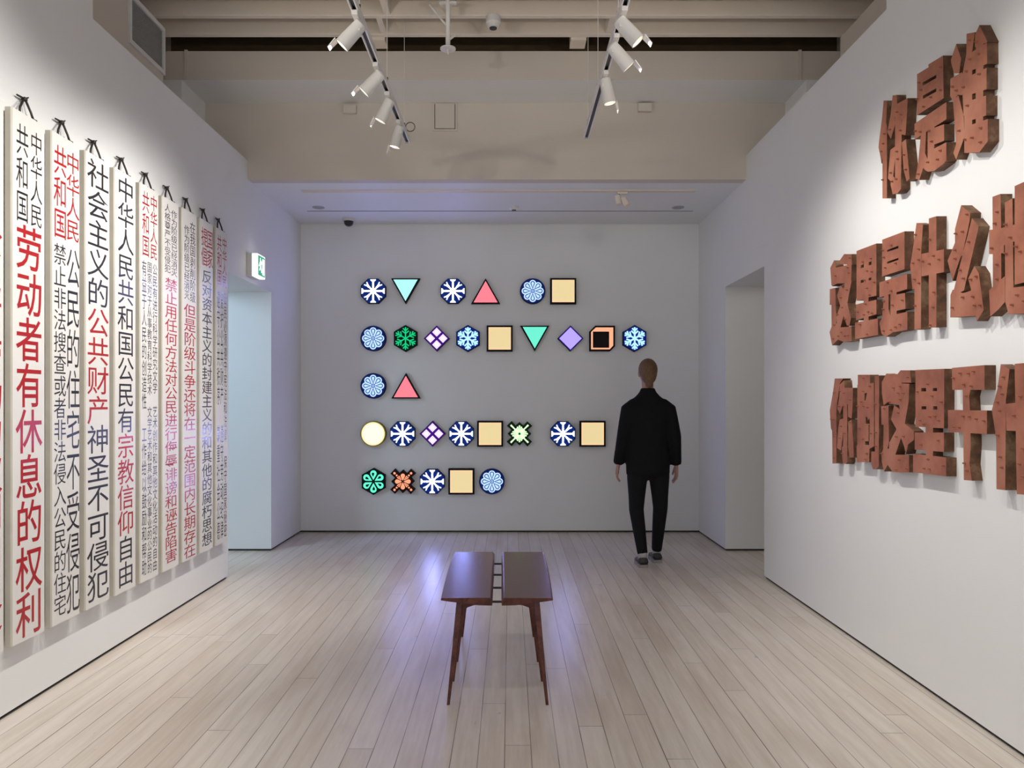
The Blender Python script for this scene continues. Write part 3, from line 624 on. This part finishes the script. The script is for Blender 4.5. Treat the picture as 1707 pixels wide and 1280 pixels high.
# ------------------------------------------------------------------ rusted metal characters on the right wall
XC = XR - .048
def to_wall(box, poly):
    x0, y0, sc = box; out = []
    for u, v in poly:
        px = x0 + u / sc; py = y0 + v / sc; s = (px - VX) / XC
        out.append((F / s, EYE + (VY - py) / s))
    return out
R1 = (1360, 20, 4.0); ZC = (1375, 380, 6.4); ZD = (1500, 320, 5.333); ZE = (1600, 300, 4.925); ZF = (1375, 610, 6.737); ZG = (1500, 600, 4.923)
CH = [
 ('first of three rusted metal characters in top row, nearest the doorway', R1, [
  [(452,590),(475,592),(468,740),(474,760),(474,1243),(444,1243),(444,970),(438,1010),(428,950),(418,905),(420,870),(442,700)],
  [(512,556),(540,553),(542,612),(612,574),(604,670),(526,700),(528,750),(500,848),(476,800),(497,690)],
  [(556,640),(612,590),(600,800),(596,822),(570,815),(575,720)],
  [(528,680),(574,670),(567,1180),(545,1208),(512,1215),(498,1150),(505,1080),(528,1110)],
  [(496,920),(530,895),(534,930),(510,1140),(480,1110),(488,1010)],
  [(573,870),(600,848),(612,960),(625,1110),(605,1130),(585,1050)]], []),
 ('middle rusted metal character in top row, boxy with two slots', R1, [
  [(675,415),(752,368),(750,350),(848,290),(852,575),(675,688)],
  [(658,745),(870,600),(870,715),(658,850)],
  [(745,740),(792,715),(787,1040),(745,1050)],
  [(780,775),(855,748),(855,858),(780,888)], [(780,915),(870,868),(870,990),(848,1012),(780,1058)],
  [(700,820),(735,800),(728,940),(765,1030),(765,1064),(735,1060),(715,1040),(690,1120),(665,1112),(682,1000)],
  [(720,1000),(790,985),(860,960),(860,1005),(790,1058),(745,1065)]],
  [[(712,470),(803,418),(803,440),(712,492)], [(714,558),(803,507),(803,530),(714,580)]]),
 ('largest rusted metal character, closing the top row', R1, [
  [(936,212),(968,312),(955,410),(922,408),(905,350),(900,320)],
  [(897,445),(975,400),(985,470),(976,555),(945,552),(918,600),(895,560)],
  [(915,595),(950,555),(985,690),(992,830),(935,985),(917,940),(935,880),(922,700)],
  [(1005,145),(1060,135),(1042,265),(1010,420),(1010,700),(985,690),(972,440),(1003,280)],
  [(1062,150),(1090,87),(1145,200),(1110,216),(1060,235)],
  [(990,420),(1042,330),(1042,920),(990,940)], [(1066,190),(1118,160),(1114,900),(1066,920)],
  [(1006,290),(1140,203),(1142,345),(1006,405)], [(998,440),(1138,372),(1138,515),(998,562)], [(998,600),(1135,556),(1135,690),(998,735)], [(998,765),(1146,713),(1146,862),(1090,935),(998,940)]], []),
 ('leftmost rusted metal character of middle row, greyish front', ZC, [
  [(58,425),(98,345),(118,400),(118,596),(80,622),(70,610)], [(52,652),(112,638),(116,822),(52,820)], [(70,815),(112,800),(122,950),(118,1100),(72,1090)],
  [(50,1110),(75,1045),(112,1005),(165,1060),(285,1050),(285,1205),(200,1215),(140,1190),(77,1252)],
  [(160,345),(205,278),(285,278),(290,392),(160,385)], [(112,425),(285,385),(282,572),(205,590),(130,592),(112,602)],
  [(130,720),(165,612),(210,655),(240,800),(278,960),(262,1042),(235,1042),(180,880)], [(215,580),(285,565),(242,790),(215,880),(165,1065),(130,1045),(122,950),(160,840)]], []),
 ('second rusted metal character of middle row, with four small square holes', ZC, [
  [(338,245),(550,165),(550,722),(465,740),(415,765),(338,775)], [(415,750),(465,735),(465,1020),(415,1020)], [(333,815),(550,765),(550,920),(333,985)], [(322,1010),(565,965),(568,1140),(322,1185)]],
  [[(383,400),(415,385),(415,420),(383,430)], [(468,365),(497,355),(497,392),(468,400)], [(383,560),(415,545),(415,580),(383,588)], [(466,535),(495,525),(495,555),(466,562)]]),
 ('third rusted metal character of middle row, boxy with two slots', ZC, [
  [(612,125),(850,35),(850,440),(690,490),(610,520)], [(582,580),(878,490),(878,650),(582,742)], [(700,690),(765,670),(765,1020),(700,1050)], [(755,712),(855,692),(860,862),(755,886)], [(700,1005),(765,918),(880,893),(880,1085),(740,1110),(700,1080)],
  [(632,720),(680,715),(678,870),(722,1000),(742,1100),(652,1160),(605,1130),(582,1010),(610,960)]],
  [[(665,235),(785,188),(785,215),(665,255)], [(665,360),(785,318),(785,340),(665,382)]]),
 ('fourth rusted metal character of middle row, an open cross shape', ZD, [
  [(148,275),(206,290),(190,520),(188,1215),(130,1225),(130,860),(112,870),(92,650),(108,560)], [(258,235),(325,215),(325,1200),(258,1205)], [(192,550),(392,508),(392,712),(192,750)]], []),
 ('fifth rusted metal character of middle row, of leaning slanted strokes', ZD, [
  [(545,118),(625,185),(620,262),(566,505),(562,560),(545,570),(525,620),(468,790),(425,610),(490,450),(490,330),(522,205)], [(640,232),(700,305),(696,330),(570,875),(510,905),(480,870),(556,560),(575,480),(600,400)],
  [(450,915),(470,868),(560,900),(650,870),(705,905),(690,1100),(448,1115)], [(608,770),(662,658),(702,722),(745,1050),(685,1148),(640,900)]], []),
 ('rusted metal character cut by the photo edge, middle row', ZE, [
  [(268,138),(334,114),(338,380),(340,880),(272,1000)], [(240,412),(362,390),(362,600),(240,608)], [(240,905),(368,790),(370,1000),(320,1060),(250,1120)],
  [(370,185),(432,150),(440,882),(640,860),(660,700),(720,700),(720,1060),(640,1090),(400,1102),(372,1000)], [(450,50),(535,12),(535,838),(450,860)], [(355,390),(700,300),(700,640),(640,650),(640,430),(355,540)]], []),
 ('leftmost rusted metal character of bottom row', ZF, [
  [(112,140),(205,140),(168,195),(150,330),(130,480),(130,1095),(85,1095),(82,730),(68,700),(55,500),(90,300)], [(165,210),(215,160),(222,245),(315,245),(312,420),(302,590),(262,572),(258,430),(205,430),(170,540),(140,480),(165,330)],
  [(205,420),(250,410),(252,1080),(235,1100),(200,1090),(190,910),(205,900)], [(165,600),(210,588),(210,690),(180,950),(135,920),(150,700)], [(262,630),(300,600),(320,850),(325,1025),(275,1030),(262,900)]], []),
 ('second rusted metal character of bottom row, tall with narrow slits', ZF, [
  [(370,98),(508,98),(508,200),(370,225)], [(365,212),(552,190),(552,900),(500,930),(497,1080),(360,1080),(355,900),(365,880)], [(560,115),(610,105),(605,1130),(580,1155),(540,1160),(520,1100),(522,960),(562,960)]],
  [[(445,308),(474,300),(456,392),(445,385)], [(460,570),(475,575),(485,612),(500,590),(505,650),(460,648)], [(452,845),(497,845),(497,890),(452,885)], [(492,660),(502,660),(502,840),(492,840)]]),
 ('third rusted metal character of bottom row, with black triangle holes', ZF, [
  [(640,180),(690,85),(724,130),(727,390),(660,442),(640,300)], [(632,452),(715,445),(715,662),(635,660)], [(660,650),(716,650),(720,860),(700,945),(655,930)],
  [(635,980),(660,920),(730,930),(790,995),(945,1000),(945,1195),(840,1195),(760,1190),(705,1110),(665,1185),(640,1080)], [(800,110),(850,48),(955,48),(970,188),(860,188),(800,140)],
  [(690,92),(830,90),(862,195),(948,200),(940,405),(920,432),(840,470),(830,432),(722,428)], [(742,600),(778,440),(840,490),(862,620),(950,690),(1000,730),(1000,830),(935,880),(910,990),(890,900),(840,770)],
  [(850,430),(940,400),(890,690),(838,860),(790,1000),(720,955),(722,860),(800,720)]], []),
 ('fourth rusted metal character of bottom row, with four square holes', ZG, [
  [(128,82),(365,72),(362,560),(272,556),(215,550),(128,548)], [(215,540),(272,540),(272,800),(215,790)], [(122,595),(362,595),(362,755),(122,735)], [(108,768),(380,800),(380,955),(108,920)]],
  [[(175,230),(215,230),(215,258),(175,258)], [(270,230),(305,230),(305,255),(270,255)], [(178,380),(217,380),(217,405),(178,405)], [(273,380),(306,380),(306,407),(273,407)]]),
 ('fifth rusted metal character of bottom row, two bars on a stem', ZG, [
  [(428,65),(695,42),(695,245),(430,245)], [(395,410),(715,415),(715,608),(395,590)], [(515,235),(582,235),(568,300),(575,410),(582,700),(572,850),(590,990),(525,985)]], []),
 ('rusted metal character cut by the photo edge, bottom row', ZG, [
  [(828,35),(900,75),(870,330),(865,1068),(793,1060),(790,640),(755,410),(800,240)], [(942,32),(1040,23),(1040,1107),(960,1100)], [(868,360),(1150,330),(1150,590),(875,580)]], []),
]
stud = MB().tube([(0, 0, 0), (-.005, 0, 0), (-.012, 0, 0), (-.014, 0, 0)], [.005, .0046, .003, .0015], 8, up=(0, 1, 0))
stud_mesh = None
def tri_pick(vs, tris, n, rnd):
    area = lambda t: abs((vs[t[1]] - vs[t[0]]).cross(vs[t[2]] - vs[t[0]])) / 2
    ws = [area(t) for t in tris]; tot = sum(ws); out = []; tries = 0
    edges = {}
    for t in tris:
        for i in range(3): edges[(t[i], t[(i + 1) % 3])] = 1
    be = [(vs[a], vs[b]) for (a, b) in edges if (b, a) not in edges]
    def dist(p, a, b):
        ab = b - a; k = max(0, min(1, (p - a).dot(ab) / max(ab.length_squared, 1e-12))); return (p - a - ab * k).length
    while len(out) < n and tries < 600:
        tries += 1
        t = rnd.choices(tris, ws)[0]; a, b = rnd.random(), rnd.random()
        if a + b > 1: a, b = 1 - a, 1 - b
        p = vs[t[0]] * (1 - a - b) + vs[t[1]] * a + vs[t[2]] * b
        if all((p - q).length > .035 for q in out) and min(dist(p, *e_) for e_ in be) > .011: out.append(p)
    return out
for ci, (lab, box, pos, neg) in enumerate(CH):
    pw = [to_wall(box, q) for q in pos]; nw = [to_wall(box, q) for q in neg]
    allp = [q for p_ in pw for q in p_]
    yc = sum(q[0] for q in allp) / len(allp); zc = sum(q[1] for q in allp) / len(allp)
    pw = [[(a - yc, b - zc) for a, b in p_] for p_ in pw]; nw = [[(a - yc, b - zc) for a, b in p_] for p_ in nw]
    mb = MB(); vs, tris = solid(mb, pw, nw, lambda u, v, dd: (-dd, u, v), 0.0, .048, 0, 1)
    o = mb.build('metal_character', [RUST, RUSTSIDE], loc=(XR, yc, zc)); weld(o)
    tag(o, lab, 'metal character', 'rusted metal characters on the right wall')
    for q in tri_pick(vs, tris, 15, random.Random(ci)):
        if stud_mesh is None:
            s0 = stud.build('stud', STUDM, o); stud_mesh = s0.data
        else:
            s0 = bpy.data.objects.new('stud', stud_mesh); COL.objects.link(s0); s0.parent = o
        s0.location = (-.048, q[0], q[1])

# ------------------------------------------------------------------ bench
HB = .495
b_ = thing('bench', (-.065, 4.1, 0), 'red-brown wooden bench with two seat planks and splayed legs', 'bench')
def plank(xs, lab=None):
    """xs: (outer front, inner front, outer back, inner back) in world x"""
    of, inf, ob_, ib = [x + .065 for x in xs]
    m = MB(); vs = []
    N = 12
    for i in range(N + 1):
        t = i / N; y = 3.60 + t * 1.10 - 4.1
        bow = .006 * math.sin(math.pi * t)
        o = of + (ob_ - of) * t; n_ = inf + (ib - inf) * t; o += bow if o > n_ else -bow
        sg = 1 if n_ > o else -1
        vs += [(o, y, HB - .004), (o + sg * .006, y, HB), (n_ - sg * .012, y, HB + .001), (n_, y, HB - .014), (n_ - sg * .002, y, HB - .036), (n_ - sg * .07, y, HB - .034), (o + sg * .03, y, HB - .016), (o, y, HB - .011)]
    k = 8
    fs = [(i * k + j, i * k + (j + 1) % k, (i + 1) * k + (j + 1) % k, (i + 1) * k + j) for i in range(N) for j in range(k)] + [tuple(range(k)), tuple(N * k + j for j in range(k))[::-1]]
    m.add(vs, fs); return m.build('seat_plank', WOOD, b_, bevel=.002)
plank((-.324, -.081, -.341, -.092)); plank((.202, -.040, .209, -.052))
LEGY = (3.64, 3.89, 4.18, 4.62)
for y in LEGY:
    yl = y - 4.1
    for (xt, xf, xi) in ((-.238, -.288, -.095), (.126, .174, -.035)):
        sp = -.05 if y == LEGY[0] else 0
        if xt > 0: xt -= .012 * LEGY.index(y); xf -= .010 * LEGY.index(y)
        xt += .065; xf += .065; xi += .065; sg = 1 if xi > xt else -1
        m = MB()
        vs = []
        for (t, hw, hd) in ((0, .007, .008), (.55, .0105, .012), (.93, .014, .015), (1, .014, .015)):
            x = xf + (xt - xf) * t; z = t * (HB - .02); yy = yl + sp * (1 - t)
            vs += [(x - hw, yy - hd, z), (x + hw, yy - hd, z), (x + hw, yy + hd, z), (x - hw, yy + hd, z)]
        fs = [(i * 4 + j, i * 4 + (j + 1) % 4, (i + 1) * 4 + (j + 1) % 4, (i + 1) * 4 + j) for i in range(3) for j in range(4)] + [(3, 2, 1, 0), (12, 13, 14, 15)]
        m.add(vs, fs); L_ = m.build('leg', WOOD, b_, bevel=.0015)
        # curved bracket from the leg to the seat
        top = HB - .03; xa = xt + sg * .004
        arc = [(xa + sg * (.012 - .012 * 0), top - .075)]
        pts = [(xa - sg * .004, top + .012), (xa - sg * .006, top - .085), (xa + sg * .008, top - .062), (xa + sg * .018, top - .038), (xa + sg * .034, top - .022), (xa + sg * .062, top - .012), (xi - sg * .012, top - .004), (xi - sg * .008, top + .012)]
        MB().prism(pts, lambda u, v, dd: (u, yl + dd, v), -.009, .009).build('bracket', WOOD, L_)
RODM = paint('dark steel rod', (.03, .022, .02), .4, .1, 30, 0, metal=.6)
for y in (3.62, 3.89, 4.18, 4.46):
    MB().tube([(-.10 + .065, y - 4.1, HB - .022), (-.03 + .065, y - 4.1, HB - .022)], .0055, 10).build('connecting_rod', RODM, b_)

# ------------------------------------------------------------------ person walking away
SKIN = paint('skin', (.42, .22, .16), .5, .06, 20, .02)
CLOTH = paint('black wool cloth', (.006, .006, .0065), .85, .2, 60, .15, spec=.2)
TROUS = paint('black trouser cloth', (.008, .008, .009), .85, .2, 60, .15, spec=.2)
HAIRM = paint('dark blond hair', (.13, .065, .024), .5, .35, 40, .3, stretch=(6, 6, 1))
SHOE = paint('dark grey shoe leather', (.03, .028, .027), .45, .1, 20, .05)
SOLE = paint('pale rubber sole', (.30, .28, .26), .6, .1, 20, .05)
SOCK = paint('pale sock knit', (.42, .40, .39), .8, .05, 40, .1)
pr = thing('person', (1.2, 6.68, 0), 'person in black jacket and trousers walking away beside the light boxes', 'person')
def fuse(o, voxel, smooth=6):
    r = o.modifiers.new('remesh', 'REMESH'); r.mode = 'VOXEL'; r.voxel_size = voxel; r.use_smooth_shade = True
    if smooth:
        s = o.modifiers.new('smooth', 'SMOOTH'); s.iterations = smooth; s.factor = .5
    return o
SHL, ELL, WRL = Vector((-.165, 0, 1.365)), Vector((-.215, -.02, 1.11)), Vector((-.25, .05, .865))
SHR, ELR, WRR = Vector((.175, 0, 1.365)), Vector((.225, -.03, 1.11)), Vector((.25, .02, .86))
HIPL, KNL, ANL = Vector((-.090, 0, .86)), Vector((-.098, .01, .47)), Vector((-.062, -.10, .10))
HIPR, KNR, ANR = Vector((.095, 0, .86)), Vector((.118, .05, .48)), Vector((.094, .10, .09))
body = MB()
body.loft([(0, .0, .80, .15, .10), (0, 0, .9, .155, .105), (0, 0, 1.05, .13, .09), (0, 0, 1.2, .145, .1), (0, 0, 1.33, .15, .09), (0, 0, 1.40, .10, .065), (0, 0.005, 1.48, .055, .055)], 24)
body.tube([(0, 0, 1.44), (0, .008, 1.52), (0, .018, 1.60)], [.056, .05, .052], 16, up=(0, 1, 0))
body.ball((0, .012, 1.672), (.074, .092, .108), 24, 16)
body.ball((0, .045, 1.615), (.052, .058, .055), 16, 10)
body.tube([(0, .10, 1.69), (0, .118, 1.655), (0, .105, 1.645)], [.010, .014, .012], 10, up=(0, 1, 0))
for sx in (-1, 1):
    body.ball((sx * .074, .012, 1.655), (.010, .018, .030), 10, 8)
    body.ball((sx * .03, .094, 1.68), (.012, .008, .007), 10, 6)
body.ball((0, .10, 1.618), (.022, .008, .006), 10, 6)
def hand(mb, wr, el, sx):
    d_ = (wr - el).normalized(); d_ = (d_ + Vector((0, .10, -.3))).normalized()
    f_ = Vector((0, 1, 0)); f_ = (f_ - d_ * f_.dot(d_)).normalized(); n_ = d_.cross(f_).normalized() * sx
    if n_.x * sx > 0: n_ = -n_                       # towards the body
    mb.tube([wr - d_ * .03, wr + d_ * .02, wr + d_ * .05, wr + d_ * .095], [(.022, .026), (.017, .033), (.016, .040), (.014, .040)], 14, up=tuple(f_))
    for k, (off, ln) in enumerate(((.031, .072), (.011, .080), (-.010, .075), (-.030, .058))):
        b0 = wr + d_ * .088 + f_ * off
        c1 = b0 + d_ * ln * .45 + n_ * .006; c2 = c1 + d_ * ln * .32 + n_ * .014; c3 = c2 + d_ * ln * .2 + n_ * .016
        mb.tube([b0 - d_ * .02, b0, c1, c2, c3], [.009, .0092, .0086, .0078, .006], 8, up=tuple(f_))
    t0 = wr + d_ * .03 + f_ * .030
    mb.tube([t0, t0 + d_ * .032 + f_ * .022 + n_ * .008, t0 + d_ * .062 + f_ * .026 + n_ * .018, t0 + d_ * .078 + f_ * .024 + n_ * .024], [.014, .0115, .0095, .007], 8, up=tuple(n_))
for (sh, el, wr, sx) in ((SHL, ELL, WRL, -1), (SHR, ELR, WRR, 1)):
    body.tube([sh + Vector((-sx * .06, 0, -.03)), sh + Vector((-sx * .015, 0, -.03)), (sh + el) / 2, el, (el + wr) / 2, wr], [.045, .042, .042, .038, .036, .025], 14, up=(0, 1, 0))
    hand(body, wr, el, sx)
for (h, k, a) in ((HIPL, KNL, ANL), (HIPR, KNR, ANR)):
    body.tube([h + Vector((0, 0, .03)), h, (h + k) / 2, k, k.lerp(a, .35), a], [.065, .074, .06, .045, .044, .033], 14, up=(0, 1, 0))
    body.tube([a, a + Vector((0, .01, -.03)), a + Vector((0, .12, -.055))], [(.033, .033), (.033, .033), (.03, .015)], 12, up=(0, 0, 1))
fuse(body.build('body', SKIN, pr, smooth=True), .0045, 2)
jk = MB()
jk.loft([(0, -.002, .775, .188, .125), (0, -.002, .86, .190, .13), (0, 0, 1.0, .180, .125), (0, 0, 1.12, .182, .125), (0, 0, 1.24, .196, .128), (0, -.003, 1.33, .205, .12), (0, -.004, 1.385, .188, .105), (0, -.003, 1.425, .150, .09), (0, -.002, 1.46, .105, .078), (0, 0.002, 1.50, .070, .066), (0, .004, 1.53, .062, .06)], 32)
for (sh, el, wr, sx) in ((SHL, ELL, WRL, -1), (SHR, ELR, WRR, 1)):
    e1 = wr.lerp(el, .02)
    jk.tube([sh + Vector((-sx * .11, 0, .02)), sh + Vector((-sx * .04, 0, .012)), sh + Vector((sx * .006, 0, -.02)), sh.lerp(el, .5), el, el.lerp(e1, .5), e1], [.06, .064, .066, .064, .059, .053, .048], 18, up=(0, 1, 0))
fuse(jk.build('jacket', CLOTH, pr, smooth=True), .011, 5)
ts = MB()
ts.loft([(0, 0, .735, .08, .07), (0, 0, .78, .158, .115), (0, 0, .86, .172, .12), (0, 0, 1.0, .15, .11)], 28)
for (h, k, a) in ((HIPL, KNL, ANL), (HIPR, KNR, ANR)):
    lo = a.lerp(k, .02)
    ts.tube([h, h.lerp(k, .3), h.lerp(k, .7), k, k.lerp(lo, .5), lo], [(.092, .11), (.088, .10), (.072, .084), (.064, .074), (.055, .066), (.044, .054)], 18, up=(0, 1, 0))
fuse(ts.build('trousers', TROUS, pr, smooth=True), .010, 4)
hr = MB()
hr.ball((0, -.006, 1.69), (.083, .096, .099), 24, 16)
hr.ball((0, -.045, 1.635), (.066, .056, .075), 20, 12)
hr.ball((0, -.06, 1.565), (.034, .034, .045), 16, 10)
hair = fuse(hr.build('hair', HAIRM, pr, smooth=True), .006, 3)
# keep the face clear: hair only behind a plane in front of the ears
bmh = bmesh.new(); bmh.from_mesh(hair.data)
bmesh.ops.bisect_plane(bmh, geom=bmh.verts[:] + bmh.edges[:] + bmh.faces[:], plane_co=(0, .055, 1.70), plane_no=(0, .8, -.6), clear_outer=True)
bmesh.ops.holes_fill(bmh, edges=[e_ for e_ in bmh.edges if e_.is_boundary]); bmh.to_mesh(hair.data); bmh.free()
for a, tilt in ((ANL, 1), (ANR, 0)):
    s_m = MB(); ax, ay, az = a
    MB().tube([(ax, ay - .004, az - .045), (ax, ay - .004, az + .03)], [.037, .036], 16, up=(0, 1, 0)).build('sock', SOCK, pr, smooth=True)
    pitch = .10 if tilt else 0
    heel = ay - .055
    prof = [(-.0, .040, .052), (.03, .042, .062), (.07, .040, .062), (.12, .043, .040), (.18, .048, .030), (.235, .040, .024), (.262, .020, .016)]
    z0 = .024
    m = MB(); vs = []; n = 14
    for (dy, hw, hh_) in prof:
        for j in range(n):
            q = 2 * math.pi * j / n
            zz = z0 + hh_ / 2 + math.sin(q) * hh_ / 2 * 1.15
            vs.append((ax + hw * math.cos(q), heel + dy, max(zz, .02)))
    fs = [(i * n + j, i * n + (j + 1) % n, (i + 1) * n + (j + 1) % n, (i + 1) * n + j) for i in range(len(prof) - 1) for j in range(n)] + [tuple(range(n))[::-1], tuple((len(prof) - 1) * n + j for j in range(n))]
    m.add(vs, fs); sh_ = m.build('shoe', SHOE, pr, smooth=True)
    so = [(ax - .038, heel - .004), (ax + .038, heel - .004), (ax + .046, heel + .08), (ax + .042, heel + .12), (ax + .052, heel + .18), (ax + .040, heel + .25), (ax + .015, heel + .272), (ax - .015, heel + .272), (ax - .040, heel + .25), (ax - .052, heel + .18), (ax - .042, heel + .12), (ax - .046, heel + .08)]
    MB().prism(so, lambda u, v, dd: (u, v, dd), 0, .026).build('sole', SOLE, sh_, bevel=.004)
